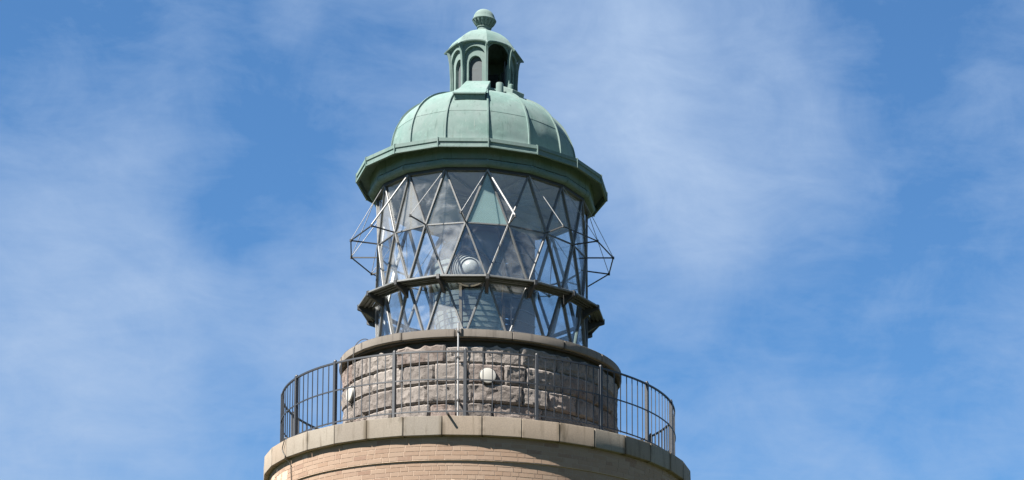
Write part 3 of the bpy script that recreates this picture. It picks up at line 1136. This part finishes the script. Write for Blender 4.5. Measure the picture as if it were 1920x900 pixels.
pr = [(1.84, 2.99), (RC + 0.014, 2.955), (RC + 0.014, 2.865), (1.98, 2.80), (1.84, 2.70)]
vs = [(s * th_, -r, z + ZS) for s in (-1, 1) for r, z in pr]
brm.add(vs, [(4, 3, 2, 1, 0), (5, 6, 7, 8, 9)] + [(i, (i + 1) % 5, 5 + (i + 1) % 5, 5 + i) for i in range(5)])
brm = brm.mesh('bracket', M['darkiron'], bevel=0.005)
for k in range(16):
    cpart('rim', rimm, PHI + A16 * (k + .5))
    cpart('floor_plate', plm, PHI + A16 * (k + .5))
    for sm2 in slats:
        cpart('slat', sm2, PHI + A16 * (k + .5))
    cpart('inner_rail', inm, PHI + A16 * (k + .5))
    cpart('bracket', brm, PHI + A16 * k)

# ------------------------------------------------------------------ outrigger frame of thin rods above the catwalk
OUT = thing('safety_frame', 'thin iron outrigger rods and stays around the upper lantern glass', 'railing', loc=(0, 0, 3.975 + ZS))


def opart(name, me, rz=0):
    return link(name, me, OUT, rz, (0, 0, -3.975 - ZS))


RH, ZH = 2.30, 3.98
spm = MB().beam(P(RG + .02, 0, ZH), P(RH, 0, ZH), 0.016, 0.022, (0, 0, 1)).mesh('spoke', M['darkiron'])
endm = MB().lathe([(0.0, -.026), (.021, -.022), (.021, .022), (0, .026)], 8, P(RH, 0, ZH)).mesh('end_knob', M['darkiron'])
stl = MB().tube([P(RH, 0, ZH + .01), P(RG + .045, -h16, 4.93)], 0.006, 6).mesh('stay', M['galv'])
str_ = MB().tube([P(RH, 0, ZH + .01), P(RG + .045, h16, 4.93)], 0.006, 6).mesh('stay', M['galv'])
stwl = MB().tube([P(RH, 0, ZH + .01), P(RG + .045, -h16, 4.93)], 0.016, 8).mesh('stay', M['galv'])
stwr = MB().tube([P(RH, 0, ZH + .01), P(RG + .045, h16, 4.93)], 0.016, 8).mesh('stay', M['galv'])
segm = MB().beam(P(RH, -h16, ZH), P(RH, h16, ZH), 0.015, 0.02, (0, -1, 0)).mesh('rail', M['darkiron'])
for k in range(16):
    ka = k if k < 8 else k - 16
    a = PHI + A16 * (ka + .5)
    opart('spoke', spm, a)
    opart('end_knob', endm, a)
    if ka == 0:
        opart('stay', stwl, a)
    elif ka == -3:
        opart('stay', stwr, a)
    elif ka in (1, 2, 3, 4):
        opart('stay', stl, a)
    elif ka in (-1, -2):
        opart('stay', str_, a)
    else:
        opart('stay', stl, a); opart('stay', str_, a)
    if ka >= 1 or ka <= -4:
        opart('rail', segm, a + h16)

# ------------------------------------------------------------------ gallery railing
RAIL = thing('gallery_railing', 'curved iron railing with upright bars along the edge of the gallery', 'railing', loc=(0, 0, ZS))


def rpart(name, me, rz=0, parent=RAIL):
    return link(name, me, parent, rz, (0, 0, -ZS))


RR = 3.365
NP = 18
PA0 = -4.8
postm = MB().beam(P(RR - .01, 0, -0.005), P(RR - .01, 0, 1.20), 0.052, 0.06, (0, -1, 0)).lathe([(0.03, 1.20 + ZS), (0.022, 1.222 + ZS), (0.0, 1.235 + ZS)], 8, (0, -(RR - .01), 0)).mesh('post', M['iron'], bevel=0.005)
balm = MB().beam(P(RR, 0, 0.13), P(RR, 0, 1.17), 0.015, 0.010, (0, -1, 0)).mesh('baluster', M['iron'])


flm = MB().beam(P(RR - .01, 0, -0.002), P(RR - .01, 0, 0.014), 0.12, 0.12, (0, -1, 0)).mesh('base_plate', M['darkiron'], bevel=0.003)


def railmesh(z, h_, r=RR, t_=0.012):
    return MB().sweep(pz([(r + .006, z - h_ / 2), (r + .006, z + h_ / 2), (r + .006 - t_, z + h_ / 2), (r + .006 - t_, z - h_ / 2)]), 0.4, 19.6, 6).mesh('rail', M['iron'], smooth=30)


rt, rm_, rb = railmesh(1.172, 0.028, RR + .004, .03), railmesh(0.69, 0.022, RR + .012), railmesh(0.145, 0.022, RR + .012)
for k in range(NP):
    a = PA0 + 20 * k
    po = rpart('post', postm, a + rng.uniform(-.12, .12))
    link('base_plate', flm, po)
    rpart('rail', rt, a); rpart('rail', rm_, a); rpart('rail', rb, a)
    for i in range(1, 8):
        rpart('baluster', balm, a + 2.5 * i + rng.uniform(-.06, .06))

# ------------------------------------------------------------------ small fittings
LAMP_PROF = [(0.155, 0.0), (0.155, 0.035), (0.148, 0.05), (0.148, 0.085), (0.135, 0.105), (0.10, 0.118), (0.0, 0.125)]


def wall_lamp(deg, z, label):
    o = thing('wall_lamp', label, 'wall lamp', 'round white lamps on the stone drum')
    base = P(2.355, deg, z)
    o.location = base
    ax = P(1, deg, 0) - P(0, 0, 0)
    ax.z = 0
    b1 = link('back_plate', MB().lathe([(0.15, -0.06), (0.15, 0.035), (0.14, 0.045), (0.0, 0.04)], 28, (0, 0, 0), ax).mesh('back_plate', M['darkiron'], smooth=40), o)
    link('cover', MB().lathe([(0.132, 0.03), (0.132, 0.060), (0.126, 0.070), (0.115, 0.073), (0.0, 0.078)], 28, (0, 0, 0), ax).mesh('cover', M['white'], smooth=25), o)
    return o


wall_lamp(2.2, 1.06, 'round white lamp facing forward on the middle of the stone drum')
wall_lamp(-66, 1.06, 'round white lamp seen edge on at the left of the stone drum')

pole = thing('white_pole', 'slim white vertical pole standing against the stone drum', 'pole', loc=P(2.475, -9.2, 0))
link('tube', MB().tube([P(2.475, -9.2, 0) - pole.location, P(2.475, -9.2, 1.95) - pole.location], 0.015, 10).mesh('tube', M['galv'], smooth=40), pole)
for z in (0.6, 1.35, 1.80):
    link('clip', MB().beam(P(2.36, -9.2, z) - pole.location, P(2.50, -9.2, z) - pole.location, 0.03, 0.03, (0, 0, 1)).mesh('clip', M['darkiron']), pole)

sp = thing('drain_spout', 'short dark drain pipe sticking out of the gallery edge', 'drain pipe', loc=P(3.60, -8.6, 0.02))
link('pipe', MB().tube([P(3.42, -8.6, 0.028) - sp.location, P(3.76, -8.45, 0.012) - sp.location], 0.020, 8).mesh('pipe', M['darkiron'], smooth=40), sp)
link('foot', MB().beam(P(3.40, -8.6, 0.012) - sp.location, P(3.52, -8.6, 0.012) - sp.location, 0.09, 0.02, (0, 0, 1)).mesh('foot', M['darkiron']), sp)

cab = []
for i in range(25):
    t_ = i / 24
    cab.append(P(3.668 - 0.02 * max(0, t_ - .6), -60.3 - 1.0 * math.sin(PI * min(1, t_ * 1.1)) + 0.25 * math.sin(9 * t_), 0.01 - 0.35 * t_))
cab = [P(3.50, -59.8, 0.012), P(3.63, -60.0, 0.016)] + cab + [P(3.60, -59.9, -.40), P(3.572, -59.6, -.46), P(3.57, -59.3, -.72), P(3.545, -59.1, -.80), P(3.54, -58.9, -1.6), P(3.54, -58.9, -3.0)]
cb_ = link('lightning_cable', MB().tube(cab, 0.008, 6).mesh('lightning_cable', M['cable'], smooth=60))
tag(cb_, 'thin dark cable running down over the gallery edge at the left', 'cable')

cl = []
for i in range(13):
    t_ = i / 12
    cl.append(P(2.44 - 0.35 * t_, -61 + 3.4 * t_, 1.80 + 0.20 * math.sin(PI * t_) ** 0.7 if t_ < 1 else 1.89))
tag(link('cable_loop', MB().tube([P(2.45, -61.2, 1.45)] + cl, 0.008, 6).mesh('cable_loop', M['cable'], smooth=60)), 'small loop of cable over the stone coping at the left', 'cable')
